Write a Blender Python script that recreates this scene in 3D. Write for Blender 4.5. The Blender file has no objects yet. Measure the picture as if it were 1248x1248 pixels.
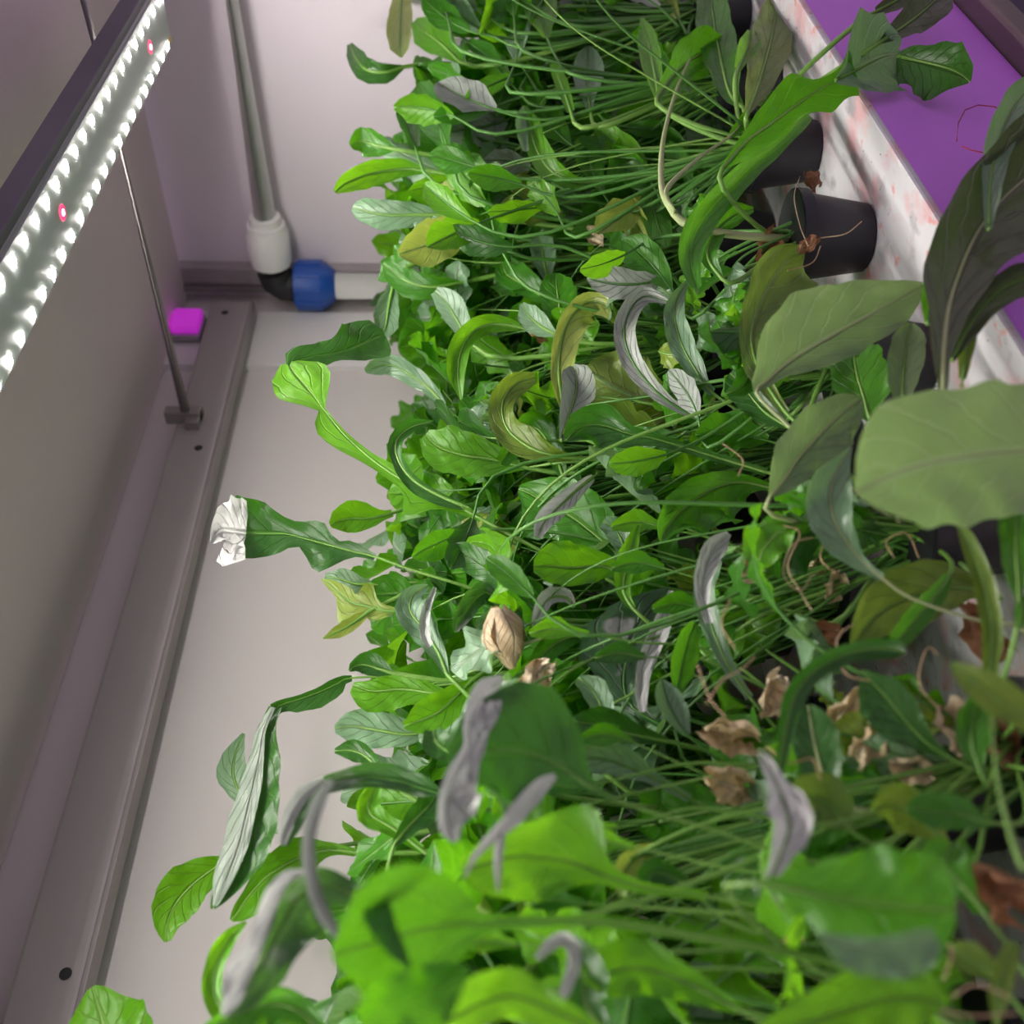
import bpy, math, random
import numpy as np
from mathutils import Vector, Matrix
rnd = random.Random(11)
SC = bpy.context.scene
COL = SC.collection

# ------------------------------------------------------------------ camera, world, exposure
FPX = 1250.0
AZ = math.atan2(1276.0, FPX); PITCH = math.atan2(64.0, FPX)
SA, CA = math.sin(AZ), math.cos(AZ)
FH = Vector((CA, SA, 0)); ZUP = Vector((0, 0, 1))
FWD = FH * math.cos(PITCH) - ZUP * math.sin(PITCH)
UPV = FH * math.sin(PITCH) + ZUP * math.cos(PITCH)
RGT = Vector((SA, -CA, 0))
# the phone was held on its side: the room's "up" points to the left edge of the picture
cam_d = bpy.data.cameras.new('camera')
cam_d.sensor_width = 36.0; cam_d.lens = 36.0 * FPX / 1248.0
cam_d.clip_start = 0.01
cam_d.dof.use_dof = True; cam_d.dof.focus_distance = 0.66; cam_d.dof.aperture_fstop = 8.0
cam = bpy.data.objects.new('camera', cam_d); COL.objects.link(cam)
cx_, cy_, cz_ = -UPV, RGT, -FWD
cam.matrix_world = Matrix(((cx_.x, cy_.x, cz_.x, 0), (cx_.y, cy_.y, cz_.y, 0), (cx_.z, cy_.z, cz_.z, 0), (0, 0, 0, 1)))
SC.camera = cam
w = bpy.data.worlds.new('aisle_glow'); SC.world = w; w.use_nodes = True
bg = w.node_tree.nodes['Background']
bg.inputs[0].default_value = (0.80, 0.66, 0.86, 1); bg.inputs[1].default_value = 0.29
SC.view_settings.view_transform = 'Standard'; SC.view_settings.look = 'None'
SC.view_settings.exposure = 0.82; SC.view_settings.gamma = 1.0
SC.view_settings.use_curve_mapping = False
LED_POWER = 375.0

def unproj(x, y, Y):
    d = FWD + RGT * ((624.0 - y) / FPX) - UPV * ((x - 624.0) / FPX)
    return d * (Y / d.y)
def proj(p):
    z = p.dot(FWD)
    return 624.0 - FPX * p.dot(UPV) / z, 624.0 - FPX * p.dot(RGT) / z, z

# ------------------------------------------------------------------ materials
def nodes(name):
    m = bpy.data.materials.new(name); m.use_nodes = True
    return m, m.node_tree.nodes, m.node_tree.links, m.node_tree.nodes['Principled BSDF']
def plain(name, col, rough=0.6, metal=0.0, noise=0.0, nscale=20, col2=None, spec=0.5, bump=0.0, stretch=None, emit=None, estr=0):
    m, N, L, b = nodes(name)
    b.inputs['Base Color'].default_value = (*col, 1)
    b.inputs['Roughness'].default_value = rough; b.inputs['Metallic'].default_value = metal
    b.inputs['Specular IOR Level'].default_value = spec
    if emit:
        b.inputs['Emission Color'].default_value = (*emit, 1); b.inputs['Emission Strength'].default_value = estr
    if col2 or bump:
        tc = N.new('ShaderNodeTexCoord'); mp = N.new('ShaderNodeMapping')
        if stretch: mp.inputs['Scale'].default_value = stretch
        L.new(tc.outputs['Object'], mp.inputs[0])
        t = N.new('ShaderNodeTexNoise'); t.inputs['Scale'].default_value = nscale; t.inputs['Detail'].default_value = 5
        L.new(mp.outputs[0], t.inputs['Vector'])
        if col2:
            r = N.new('ShaderNodeValToRGB'); r.color_ramp.elements[0].position = 0.38; r.color_ramp.elements[1].position = 0.68
            r.color_ramp.elements[0].color = (*col, 1); r.color_ramp.elements[1].color = (*col2, 1)
            L.new(t.outputs['Fac'], r.inputs[0]); L.new(r.outputs[0], b.inputs['Base Color'])
        if bump:
            bp = N.new('ShaderNodeBump'); bp.inputs['Strength'].default_value = bump; bp.inputs['Distance'].default_value = 0.004
            L.new(t.outputs['Fac'], bp.inputs['Height']); L.new(bp.outputs[0], b.inputs['Normal'])
    return m

def leaf_mat(name, c1, c2, vein, trans=0.42, rough=0.36, tcol=None, sheen=0.12, bump=0.8, spots=None):
    """two-tone leaf tissue with a pale midrib and side veins (UV: u across -1..1 -> 0..1, v along)"""
    m, N, L, b = nodes(name)
    oi = N.new('ShaderNodeObjectInfo')
    tc = N.new('ShaderNodeTexCoord')
    nz = N.new('ShaderNodeTexNoise'); nz.inputs['Scale'].default_value = 62; nz.inputs['Detail'].default_value = 4
    L.new(tc.outputs['Object'], nz.inputs['Vector'])
    add = N.new('ShaderNodeMath'); add.operation = 'MULTIPLY_ADD'; add.inputs[1].default_value = 0.75
    L.new(oi.outputs['Random'], add.inputs[0])
    sub = N.new('ShaderNodeMath'); sub.operation = 'MULTIPLY_ADD'; sub.inputs[1].default_value = 1.1; sub.inputs[2].default_value = -0.42
    L.new(nz.outputs['Fac'], sub.inputs[0]); L.new(sub.outputs[0], add.inputs[2])
    mix = N.new('ShaderNodeMix'); mix.data_type = 'RGBA'; mix.clamp_factor = True
    mix.inputs[6].default_value = (*c1, 1); mix.inputs[7].default_value = (*c2, 1)
    L.new(add.outputs[0], mix.inputs[0])
    # veins: |u-.5| and v -> oblique stripes
    uv = N.new('ShaderNodeUVMap'); sep = N.new('ShaderNodeSeparateXYZ'); L.new(uv.outputs[0], sep.inputs[0])
    a1 = N.new('ShaderNodeMath'); a1.operation = 'SUBTRACT'; a1.inputs[1].default_value = 0.5; L.new(sep.outputs[0], a1.inputs[0])
    ab = N.new('ShaderNodeMath'); ab.operation = 'ABSOLUTE'; L.new(a1.outputs[0], ab.inputs[0])
    k = N.new('ShaderNodeMath'); k.operation = 'MULTIPLY_ADD'; k.inputs[1].default_value = -0.55; L.new(ab.outputs[0], k.inputs[0]); L.new(sep.outputs[1], k.inputs[2])
    wv = N.new('ShaderNodeMath'); wv.operation = 'MULTIPLY_ADD'; wv.inputs[1].default_value = 44; L.new(k.outputs[0], wv.inputs[0])
    wob = N.new('ShaderNodeMath'); wob.operation = 'MULTIPLY'; wob.inputs[1].default_value = 5.0; L.new(nz.outputs['Fac'], wob.inputs[0]); L.new(wob.outputs[0], wv.inputs[2])
    sn = N.new('ShaderNodeMath'); sn.operation = 'SINE'; L.new(wv.outputs[0], sn.inputs[0])
    vr = N.new('ShaderNodeMapRange'); vr.inputs[1].default_value = 0.86; vr.inputs[2].default_value = 1.0; vr.inputs[3].default_value = 0; vr.inputs[4].default_value = 0.45
    L.new(sn.outputs[0], vr.inputs[0])
    mr = N.new('ShaderNodeMapRange'); mr.inputs[1].default_value = 0.016; mr.inputs[2].default_value = 0.055; mr.inputs[3].default_value = 0.85; mr.inputs[4].default_value = 0
    L.new(ab.outputs[0], mr.inputs[0])
    mx = N.new('ShaderNodeMath'); mx.operation = 'MAXIMUM'; L.new(vr.outputs[0], mx.inputs[0]); L.new(mr.outputs[0], mx.inputs[1])
    mv = N.new('ShaderNodeMix'); mv.data_type = 'RGBA'; mv.inputs[7].default_value = (*vein, 1)
    L.new(mx.outputs[0], mv.inputs[0]); L.new(mix.outputs[2], mv.inputs[6])
    colout = mv.outputs[2]
    if spots:
        n2 = N.new('ShaderNodeTexNoise'); n2.inputs['Scale'].default_value = 55; L.new(tc.outputs['Object'], n2.inputs['Vector'])
        sr = N.new('ShaderNodeMapRange'); sr.inputs[1].default_value = 0.56; sr.inputs[2].default_value = 0.66; L.new(n2.outputs['Fac'], sr.inputs[0])
        ms = N.new('ShaderNodeMix'); ms.data_type = 'RGBA'; ms.inputs[7].default_value = (*spots, 1)
        L.new(sr.outputs[0], ms.inputs[0]); L.new(colout, ms.inputs[6]); colout = ms.outputs[2]
    L.new(colout, b.inputs['Base Color'])
    b.inputs['Roughness'].default_value = rough; b.inputs['Specular IOR Level'].default_value = 0.5
    b.inputs['Coat Weight'].default_value = 0.3; b.inputs['Coat Roughness'].default_value = 0.3
    b.inputs['Sheen Weight'].default_value = sheen*.5; b.inputs['Sheen Roughness'].default_value = 0.4
    # relief: quilted tissue between the veins
    bh = N.new('ShaderNodeMath'); bh.operation = 'SUBTRACT'; L.new(nz.outputs['Fac'], bh.inputs[0]); L.new(mx.outputs[0], bh.inputs[1])
    bp = N.new('ShaderNodeBump'); bp.inputs['Strength'].default_value = bump; bp.inputs['Distance'].default_value = 0.003
    L.new(bh.outputs[0], bp.inputs['Height']); L.new(bp.outputs[0], b.inputs['Normal'])
    tr = N.new('ShaderNodeBsdfTranslucent'); 
    if tcol:
        tm = N.new('ShaderNodeMix'); tm.data_type = 'RGBA'; tm.blend_type = 'MIX'; tm.inputs[0].default_value = 0.75
        L.new(colout, tm.inputs[6]); tm.inputs[7].default_value = (*tcol, 1); L.new(tm.outputs[2], tr.inputs[0])
    else:
        L.new(colout, tr.inputs[0])
    ms2 = N.new('ShaderNodeMixShader'); ms2.inputs[0].default_value = trans
    L.new(b.outputs[0], ms2.inputs[1]); L.new(tr.outputs[0], ms2.inputs[2])
    out = [n for n in N if n.type == 'OUTPUT_MATERIAL'][0]
    L.new(ms2.outputs[0], out.inputs['Surface'])
    return m

TC = (0.21, 0.62, 0.008)
M = {
 'green':  leaf_mat('leaf_green', (0.035, 0.18, 0.008), (0.075, 0.32, 0.008), (0.17, 0.42, 0.05), tcol=TC),
 'dark':   leaf_mat('leaf_dark', (0.022, 0.095, 0.010), (0.045, 0.18, 0.014), (0.11, 0.27, 0.05), tcol=(0.09, 0.36, 0.01), trans=0.3),
 'bright': leaf_mat('leaf_bright', (0.10, 0.36, 0.008), (0.16, 0.46, 0.012), (0.24, 0.50, 0.06), tcol=(0.32, 0.74, 0.012), trans=0.5),
 'pale':   leaf_mat('leaf_pale', (0.16, 0.31, 0.16), (0.25, 0.42, 0.24), (0.45, 0.56, 0.38), tcol=(0.25, 0.5, 0.08), trans=0.3, sheen=0.35),
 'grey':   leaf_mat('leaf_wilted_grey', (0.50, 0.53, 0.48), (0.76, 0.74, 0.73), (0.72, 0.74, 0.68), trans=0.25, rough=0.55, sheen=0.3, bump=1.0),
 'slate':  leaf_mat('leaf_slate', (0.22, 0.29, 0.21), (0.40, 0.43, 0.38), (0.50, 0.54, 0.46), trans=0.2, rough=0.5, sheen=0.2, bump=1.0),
 'mottle': leaf_mat('leaf_mottled', (0.03, 0.10, 0.03), (0.06, 0.17, 0.05), (0.22, 0.30, 0.2), trans=0.25, tcol=(0.14, 0.4, 0.02), spots=(0.36, 0.36, 0.34), bump=1.0),
 'olive':  leaf_mat('leaf_olive', (0.10, 0.20, 0.02), (0.20, 0.30, 0.03), (0.34, 0.42, 0.16), tcol=(0.3, 0.45, 0.03)),
 'sage':   leaf_mat('leaf_sage', (0.20, 0.29, 0.15), (0.30, 0.38, 0.23), (0.50, 0.55, 0.42), tcol=(0.30, 0.50, 0.10), trans=0.5, sheen=0.3),
 'murky':  leaf_mat('leaf_murky', (0.055, 0.075, 0.03), (0.08, 0.11, 0.04), (0.2, 0.16, 0.17), tcol=(0.12, 0.2, 0.04), trans=0.2),
 'yellow': leaf_mat('leaf_yellow', (0.30, 0.45, 0.05), (0.45, 0.52, 0.12), (0.55, 0.6, 0.3), tcol=(0.55, 0.65, 0.08)),
 'dried':  leaf_mat('leaf_dried', (0.68, 0.51, 0.30), (0.86, 0.72, 0.50), (0.86, 0.74, 0.54), tcol=(0.5, 0.3, 0.1), trans=0.25, rough=0.7, sheen=0.0, bump=1.0),
 'rust':   leaf_mat('leaf_rust', (0.26, 0.11, 0.05), (0.42, 0.20, 0.09), (0.5, 0.3, 0.15), trans=0.2, rough=0.7, sheen=0.0, bump=1.0),
}
M['stalk'] = plain('stalk_green', (0.13, 0.30, 0.04), 0.45, col2=(0.22, 0.40, 0.08), nscale=14)
M['stalkd'] = plain('stalk_dark_green', (0.06, 0.20, 0.025), 0.45, col2=(0.11, 0.28, 0.05), nscale=14)
M['stalkp'] = plain('stalk_pale', (0.34, 0.42, 0.17), 0.5, col2=(0.46, 0.50, 0.26), nscale=14)
M['root'] = plain('root_tan', (0.42, 0.27, 0.13), 0.8, col2=(0.55, 0.42, 0.26), nscale=30)
M['wall'] = plain('wall_panel_white', (0.70, 0.645, 0.635), 0.55, col2=(0.73, 0.675, 0.665), nscale=3)
M['wallend'] = plain('wall_end_white', (0.82, 0.73, 0.80), 0.55, col2=(0.86, 0.77, 0.84), nscale=3)
M['trim'] = plain('trim_white', (0.80, 0.77, 0.77), 0.5, col2=(0.76, 0.73, 0.73), nscale=5)
M['steel'] = plain('rail_galvanised', (0.40, 0.355, 0.365), 0.45, metal=0.25, col2=(0.46, 0.41, 0.42), nscale=5, stretch=(0.5, 6, 6))
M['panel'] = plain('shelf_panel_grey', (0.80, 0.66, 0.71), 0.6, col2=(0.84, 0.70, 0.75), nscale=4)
M['rod'] = plain('rod_steel', (0.33, 0.30, 0.30), 0.4, metal=0.6, col2=(0.4, 0.36, 0.36), nscale=8)
M['hole'] = plain('dark_rubber', (0.02, 0.02, 0.022), 0.6, bump=0.1, nscale=30)
M['pvc'] = plain('pvc_white', (0.90, 0.88, 0.87), 0.35, col2=(0.86, 0.84, 0.83), nscale=6)
M['blue'] = plain('fitting_blue', (0.012, 0.07, 0.36), 0.4, col2=(0.016, 0.09, 0.42), nscale=8)
M['black'] = plain('pot_black', (0.010, 0.009, 0.014), 0.45, col2=(0.016, 0.014, 0.022), nscale=9)
M['soil'] = plain('soil_brown', (0.018, 0.012, 0.008), 0.95, col2=(0.16, 0.085, 0.045), nscale=90, bump=1.0)
M['tray'] = plain('tray_white', (0.70, 0.68, 0.69), 0.5)
M['front'] = plain('trough_front_glow_tint', (0.66, 0.20, 0.86), 0.5, col2=(0.70, 0.23, 0.90), nscale=4)  # white trough front with the purple aisle light put into its colour
M['brown'] = plain('rail_brown', (0.16, 0.12, 0.11), 0.5, col2=(0.2, 0.15, 0.14), nscale=8)
M['floor'] = plain('floor_dark', (0.06, 0.04, 0.075), 0.7, col2=(0.08, 0.055, 0.1), nscale=5)
M['alu'] = plain('lamp_aluminium', (0.42, 0.42, 0.43), 0.4, metal=0.6, col2=(0.46, 0.46, 0.47), nscale=8)
M['sink'] = plain('heat_sink_dark', (0.16, 0.14, 0.18), 0.5, col2=(0.19, 0.17, 0.21), nscale=10)
M['pcb'] = plain('circuit_board_white', (0.36, 0.39, 0.38), 0.5, col2=(0.40, 0.43, 0.42), nscale=12)
M['led'] = plain('diode_white', (1, 1, 1), 0.5, emit=(1.0, 0.96, 0.90), estr=LED_POWER)
M['ledr'] = plain('diode_red', (1, 0.1, 0.2), 0.5, emit=(1.0, 0.04, 0.16), estr=0.75)
M['ledc'] = plain('diode_pink', (1, 0.6, 0.8), 0.5, emit=(1.0, 0.55, 0.75), estr=6)
M['ledoff'] = plain('diode_amber', (0.5, 0.3, 0.1), 0.4, col2=(0.6, 0.38, 0.14), nscale=40)
M['magenta'] = plain('leak_glow_magenta', (0.8, 0.1, 0.8), 0.5, emit=(0.60, 0.02, 0.66), estr=0.26)  # emission of the added block that stands for leaked magenta light
M['wire'] = plain('wire_red', (0.35, 0.03, 0.06), 0.4, col2=(0.3, 0.02, 0.05), nscale=9)
# stains of algae and pink nutrient salts on the white tray
def stain_tray():
    m = M['tray']; N, L = m.node_tree.nodes, m.node_tree.links; b = N['Principled BSDF']
    tc = N.new('ShaderNodeTexCoord'); mp = N.new('ShaderNodeMapping'); mp.inputs['Scale'].default_value = (1, 1.6, 1)
    L.new(tc.outputs['Object'], mp.inputs[0])
    def n(scale, lo, hi):
        t = N.new('ShaderNodeTexNoise'); t.inputs['Scale'].default_value = scale; t.inputs['Detail'].default_value = 6; L.new(mp.outputs[0], t.inputs['Vector'])
        r = N.new('ShaderNodeMapRange'); r.inputs[1].default_value = lo; r.inputs[2].default_value = hi; L.new(t.outputs['Fac'], r.inputs[0]); return r.outputs[0]
    prev = None
    base = (0.72, 0.70, 0.72, 1)
    for f, c in ((n(22, .50, .66), (0.74, 0.44, 0.46, 1)), (n(34, .54, .68), (0.42, 0.40, 0.42, 1)), (n(120, .68, .74), (0.12, 0.10, 0.11, 1)), (n(48, .62, .70), (0.76, 0.34, 0.32, 1))):
        x = N.new('ShaderNodeMix'); x.data_type = 'RGBA'; x.inputs[7].default_value = c
        L.new(f, x.inputs[0])
        if prev: L.new(prev, x.inputs[6])
        else: x.inputs[6].default_value = base
        prev = x.outputs[2]
    L.new(prev, b.inputs['Base Color'])
stain_tray()

# ------------------------------------------------------------------ mesh helpers
def link(name, me, mat=None, parent=None):
    if mat is not None and not me.materials: me.materials.append(mat)
    o = bpy.data.objects.new(name, me); COL.objects.link(o)
    if parent is not None: o.parent = parent
    return o
def tag(o, label=None, cat=None, group=None, kind=None):
    if label: o['label'] = label
    if cat: o['category'] = cat
    if group: o['group'] = group
    if kind: o['kind'] = kind
    return o
def empty(name, loc):
    o = bpy.data.objects.new(name, None); COL.objects.link(o); o.location = loc; o.empty_display_size = 0.02
    return o
def mesh(vs, fs, smooth=False, name='m'):
    me = bpy.data.meshes.new(name); me.from_pydata([tuple(v) for v in vs], [], fs); me.update()
    if smooth: me.polygons.foreach_set('use_smooth', [True] * len(me.polygons))
    return me
def box_data(x0, x1, y0, y1, z0, z1, bev=0.0):
    import bmesh
    bm = bmesh.new(); bmesh.ops.create_cube(bm, size=1)
    for v in bm.verts:
        v.co = Vector((x0 if v.co.x < 0 else x1, y0 if v.co.y < 0 else y1, z0 if v.co.z < 0 else z1))
    if bev: bmesh.ops.bevel(bm, geom=bm.edges[:], offset=bev, segments=2, affect='EDGES', profile=0.6)
    me = bpy.data.meshes.new('box'); bm.to_mesh(me); bm.free(); return me
def box(name, b, mat, parent=None, bev=0.0, off=(0, 0, 0)):
    o = link(name, box_data(b[0]-off[0], b[1]-off[0], b[2]-off[1], b[3]-off[1], b[4]-off[2], b[5]-off[2], bev), mat, parent)
    return o
def frame_for(t):
    a = Vector((0, 0, 1)) if abs(t.z) < 0.9 else Vector((1, 0, 0))
    s = t.cross(a).normalized(); return s, s.cross(t).normalized()
def tube_data(pts, rads, seg=6, cap=True):
    pts = [Vector(p) for p in pts]; n = len(pts); vs = []; fs = []
    s = None
    for i, p in enumerate(pts):
        t = (pts[min(i+1, n-1)] - pts[max(i-1, 0)])
        t = t.normalized() if t.length > 1e-9 else Vector((0, 0, 1))
        if s is None: s, u = frame_for(t)
        else:
            s = (s - t * s.dot(t)); s = s.normalized() if s.length > 1e-6 else frame_for(t)[0]
            u = t.cross(s)
        r = rads[i] if hasattr(rads, '__len__') else rads
        for k in range(seg):
            a = 2 * math.pi * k / seg
            vs.append(p + s * (r * math.cos(a)) + u * (r * math.sin(a)))
    for i in range(n-1):
        for k in range(seg):
            fs.append((i*seg+k, i*seg+(k+1) % seg, (i+1)*seg+(k+1) % seg, (i+1)*seg+k))
    if cap:
        fs.append(tuple(range(seg-1, -1, -1))); fs.append(tuple(range((n-1)*seg, n*seg)))
    me = mesh(vs, fs, True)
    if seg >= 10: me.set_sharp_from_angle(angle=math.radians(38))
    return me
def catmull(P, n):
    """resample rows of control values (any width) through Catmull-Rom, n samples, even in image length"""
    P = np.array(P, float)
    Q = np.vstack([2*P[0]-P[1], P, 2*P[-1]-P[-2]])
    out = []
    K = len(P)-1; fine = 12
    for i in range(K):
        p0, p1, p2, p3 = Q[i], Q[i+1], Q[i+2], Q[i+3]
        for j in range(fine):
            t = j/fine
            out.append(0.5*((2*p1)+(-p0+p2)*t+(2*p0-5*p1+4*p2-p3)*t*t+(-p0+3*p1-3*p2+p3)*t**3))
    out.append(P[-1]); out = np.array(out)
    d = np.concatenate([[0], np.cumsum(np.linalg.norm(np.diff(out[:, :2], axis=0), axis=1))])
    if d[-1] == 0: return out[:n]
    s = np.linspace(0, d[-1], n)
    return np.stack([np.interp(s, d, out[:, c]) for c in range(out.shape[1])], 1)

# ------------------------------------------------------------------ the setting
ZT = -0.26                      # planting tray surface
wb = box('wall_back', (-1.2, 1.13, 0.742, 0.80, -1.0, 0.9), M['wall']); tag(wb, 'smooth beige white wall panel behind the plants', None, None, 'structure')
we = box('wall_right', (1.11, 1.15, -0.4, 0.80, -1.0, 0.9), M['wallend']); tag(we, 'pinkish white end wall carrying the water pipe', None, None, 'structure')
fl = box('floor', (-1.2, 1.13, -0.6, 0.78, -1.0, -0.96), M['floor']); tag(fl, 'dark floor below the growing rack', None, None, 'structure')
t1 = box('trim_1', (1.094, 1.112, 0.694, 0.716, -0.9, 0.42), M['steel'], bev=0.002); tag(t1, 'thin metal strip running up the wall corner', None, None, 'structure')
t1b = box('edge_bead', (1.090, 1.096, 0.718, 0.726, -0.9, 0.42), M['rod'], t1)
t2 = box('trim_2', (0.955, 1.062, 0.733, 0.743, -0.9, 0.9), M['trim'], bev=0.002); tag(t2, 'white vertical corner panel beside the blue fitting', None, None, 'structure')

# ------------------------------------------------------------------ growing rack: upper shelf and its rails
rack = empty('growing_rack', (0.3, 0.69, ZT))
tag(rack, 'grey metal growing rack with shelf panel and long drilled rail above plants', 'rack')
RO = (0.3, 0.69, ZT)
def rbox(name, b, mat, bev=0.0, parent=None): return box(name, b, mat, parent or rack, bev, RO)
rbox('shelf_panel', (-0.9, 1.095, 0.08, 0.738, 0.338, 0.352), M['panel'], 0.001)
rail = rbox('rail', (-0.9, 1.045, 0.708, 0.732, 0.248, 0.294), M['steel'], 0.003)
rbox('rail_lip', (-0.9, 1.045, 0.7065, 0.726, 0.2445, 0.2485), M['rod'], 0.0008)
def disc(name, c, nrm, r, h, mat, parent, seg=12, off=(0, 0, 0)):
    n = Vector(nrm).normalized(); c = Vector(c) - Vector(off)
    return link(name, tube_data([c, c + n*h*0.7, c + n*h], [r, r, r*0.75], seg), mat, parent)
for (x, y) in ((80, 1187), (160, 545 + 0), (242, 546), (274, 381)):
    if x == 160: continue
    p = unproj(x, y, 0.708); disc('bolt_hole', (p.x, 0.7085, p.z), (0, -1, 0), 0.0042, 0.0012, M['hole'], rack, off=RO)
for xx in (0.828,):
    rod = link('cross_rod', tube_data([Vector((xx, 0.10, 0.283)) - Vector(RO), Vector((xx, 0.712, 0.283)) - Vector(RO)], 0.0052, 8), M['rod'], rack)
    box('bracket', (xx-0.016, xx+0.012, 0.698, 0.709, 0.268, 0.282), M['rod'], rack, 0.001, RO)
    box('bracket', (xx-0.006, xx+0.006, 0.694, 0.709, 0.268, 0.304), M['rod'], rack, 0.001, RO)
rbox('shelf_lip', (-0.9, 1.09, 0.060, 0.082, 0.310, 0.352), M['steel'], 0.001)
for xx in (0.12,):
    rbox('cross_beam', (0.16, 0.243, 0.10, 0.706, 0.298, 0.338), M['rod'], 0.001)

# glowing block added for the magenta light leaking between rail and shelf
ml = empty('magenta_leak_glow', (0.972, 0.716, 0.320)); tag(ml, 'small added magenta block glowing as leaked light between rail and shelf panel', 'lamp')
box('glow_block', (0.026, 0.062, -0.006, 0.006, -0.016, 0.016), M['magenta'], ml, 0.003)
box('housing', (0.022, 0.066, 0.006, 0.014, -0.018, 0.016), M['alu'], ml, 0.002)  # backing of the added glow block

# ------------------------------------------------------------------ LED bar
LZ = 0.252; LS = LZ/0.266; Y1, Y2 = LZ/0.772, LZ/0.694; YM = (Y1+Y2)/2
lamp = empty('grow_light_bar', (0.3, YM, LZ)); tag(lamp, 'long white grow light bar with two rows of glowing diodes', 'lamp')
LO = (0.3, YM, LZ)
box('housing', (-0.40, 0.992*LS, Y1-0.010, Y2+0.006, LZ+0.003, LZ+0.020), M['alu'], lamp, 0.002, LO)
box('heat_sink', (-0.40, 0.992*LS, Y1-0.016, Y1-0.009, LZ+0.004, LZ+0.020), M['sink'], lamp, 0.001, LO)
box('circuit_board', (-0.395, 0.990*LS, Y1-0.008, Y2+0.005, LZ+0.0012, LZ+0.003), M['pcb'], lamp, 0, LO)
dome = tube_data([(0, 0, 0.0012), (0, 0, 0.0009), (0, 0, 0.0007)], [0.0027, 0.0027, 0.0026], 10)
domer = dome.copy(); dome.materials.append(M['led']); domer.materials.append(M['ledr'])
domec = dome.copy(); domec.materials.clear(); domec.materials.append(M['ledc'])
domeo = dome.copy(); domeo.materials.clear(); domeo.materials.append(M['ledoff'])
PIT = 0.0236*LS
for i in range(60):
    x = 0.9727*LS - i*PIT
    for yy in (Y1, Y2):
        o = link('diode', dome, None, lamp); o.location = (x-LO[0], yy-LO[1], 0)
    if i == 0:
        o = link('diode', dome, None, lamp); o.location = (x-LO[0]+PIT*.55, Y1-LO[1], 0)
for i in range(6):
    o = link('red_diode', domer, None, lamp); o.location = (0.9185*LS-i*0.2805*LS-LO[0], -0.001, 0); o.scale = (2.0, 2.0, 1.0)
    o2 = link('lens', domec, None, o); o2.location = (0, 0, -0.0003); o2.scale = (.42, .42, 1)
for dx in (0.983*LS, 0.9885*LS):
    o = link('connector', domeo, None, lamp); o.location = (dx-LO[0], Y2-LO[1]-0.001, 0)
for xx in (0.205, 0.828):
    box('hanger', (xx-0.002, xx+0.002, YM-0.004, YM+0.004, LZ+0.019, 0.286 if xx > .5 else 0.299), M['rod'], lamp, 0.001, LO)

# ------------------------------------------------------------------ water pipe in the corner
PX, PZ, PYC = 1.078, 0.224, 0.706
pipe = empty('water_pipe', (PX, PYC, PZ)); tag(pipe, 'white plastic water pipe with blue compression fitting at the wall corner', 'pipe')
def lathe(name, prof, axis, mat, parent, seg=20, scal=None):
    pts = [Vector(axis)*t for t, r in prof]
    o = link(name, tube_data(pts, [r for t, r in prof], seg), mat, parent); return o
lathe('tube', [(0.05, .0140), (0.9, .0140)], (0, -1, 0), M['pvc'], pipe)
lathe('coupling', [(0.030, .020), (0.0305, .0235), (0.040, .0248), (0.072, .0248), (0.075, .0225), (0.082, .0222), (0.0825, .0185), (0.092, .018), (0.093, .014)], (0, -1, 0), M['pvc'], pipe)
link('elbow', tube_data([(0, -.034, 0), (0, -.02, 0), (0, -.008, -.004), (0, 0, -.013), (0, 0, -.026)], [.0185, .019, .021, .020, .020], 14), M['hole'], pipe)
nut = lathe('nut', [(0.024, .024), (0.026, .0285), (0.056, .0295), (0.064, .026), (0.072, .0195), (0.074, .017)], (0, 0, -1), M['blue'], pipe, 10)
for k in range(10):
    a = 2*math.pi*(k+.5)/10
    b = box('ridge', (-.0022, .0022, -.0016, .0016, -.058, -.027), M['blue'], nut, .0006)
    b.location = (.0282*math.cos(a), .0282*math.sin(a), 0); b.rotation_euler.z = a
lathe('riser', [(0.05, .0165), (0.75, .0165)], (0, 0, -1), M['pvc'], pipe)

# ------------------------------------------------------------------ planting trough
TO = (0.3, 0.5, ZT)
tr = empty('planting_trough', TO); tag(tr, 'long white stained planting tray with purple light coloured into its front face', 'planter')
box('deck', (-0.7, 1.105, 0.279, 0.716, ZT-0.006, ZT), M['tray'], tr, 0.002, TO)
box('front_panel', (-0.7, 1.105, 0.2815, 0.288, ZT-0.128, ZT-0.007), M['front'], tr, 0.002, TO)
box('back_panel', (-0.7, 1.105, 0.715, 0.721, ZT-0.128, ZT+0.02), M['tray'], tr, 0.002, TO)
lr = box('rack_beam', (-0.7, 1.105, 0.262, 0.30, ZT-0.146, ZT-0.129), M['brown'], None, 0.002)
tag(lr, 'brown metal beam under the purple-tinted trough front', 'beam')
lb = box('lower_panel', (-0.7, 1.105, 0.29, 0.72, ZT-0.22, ZT-0.147), M['floor'], None, 0.002); tag(lb, 'dark lower panel below the brown beam', 'panel')
# thin wire looped on the trough front
wp = [unproj(x, y, 0.2695) for x, y in ((1166, 172), (1168, 150), (1176, 134), (1192, 128), (1212, 130), (1230, 140), (1236, 160), (1225, 180), (1202, 187), (1184, 183), (1172, 178))]
wo = tag(link('wire', tube_data(wp, 0.0004, 5), M['wire']), 'thin reddish wire loop on the purple-tinted trough front', 'wire')

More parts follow.
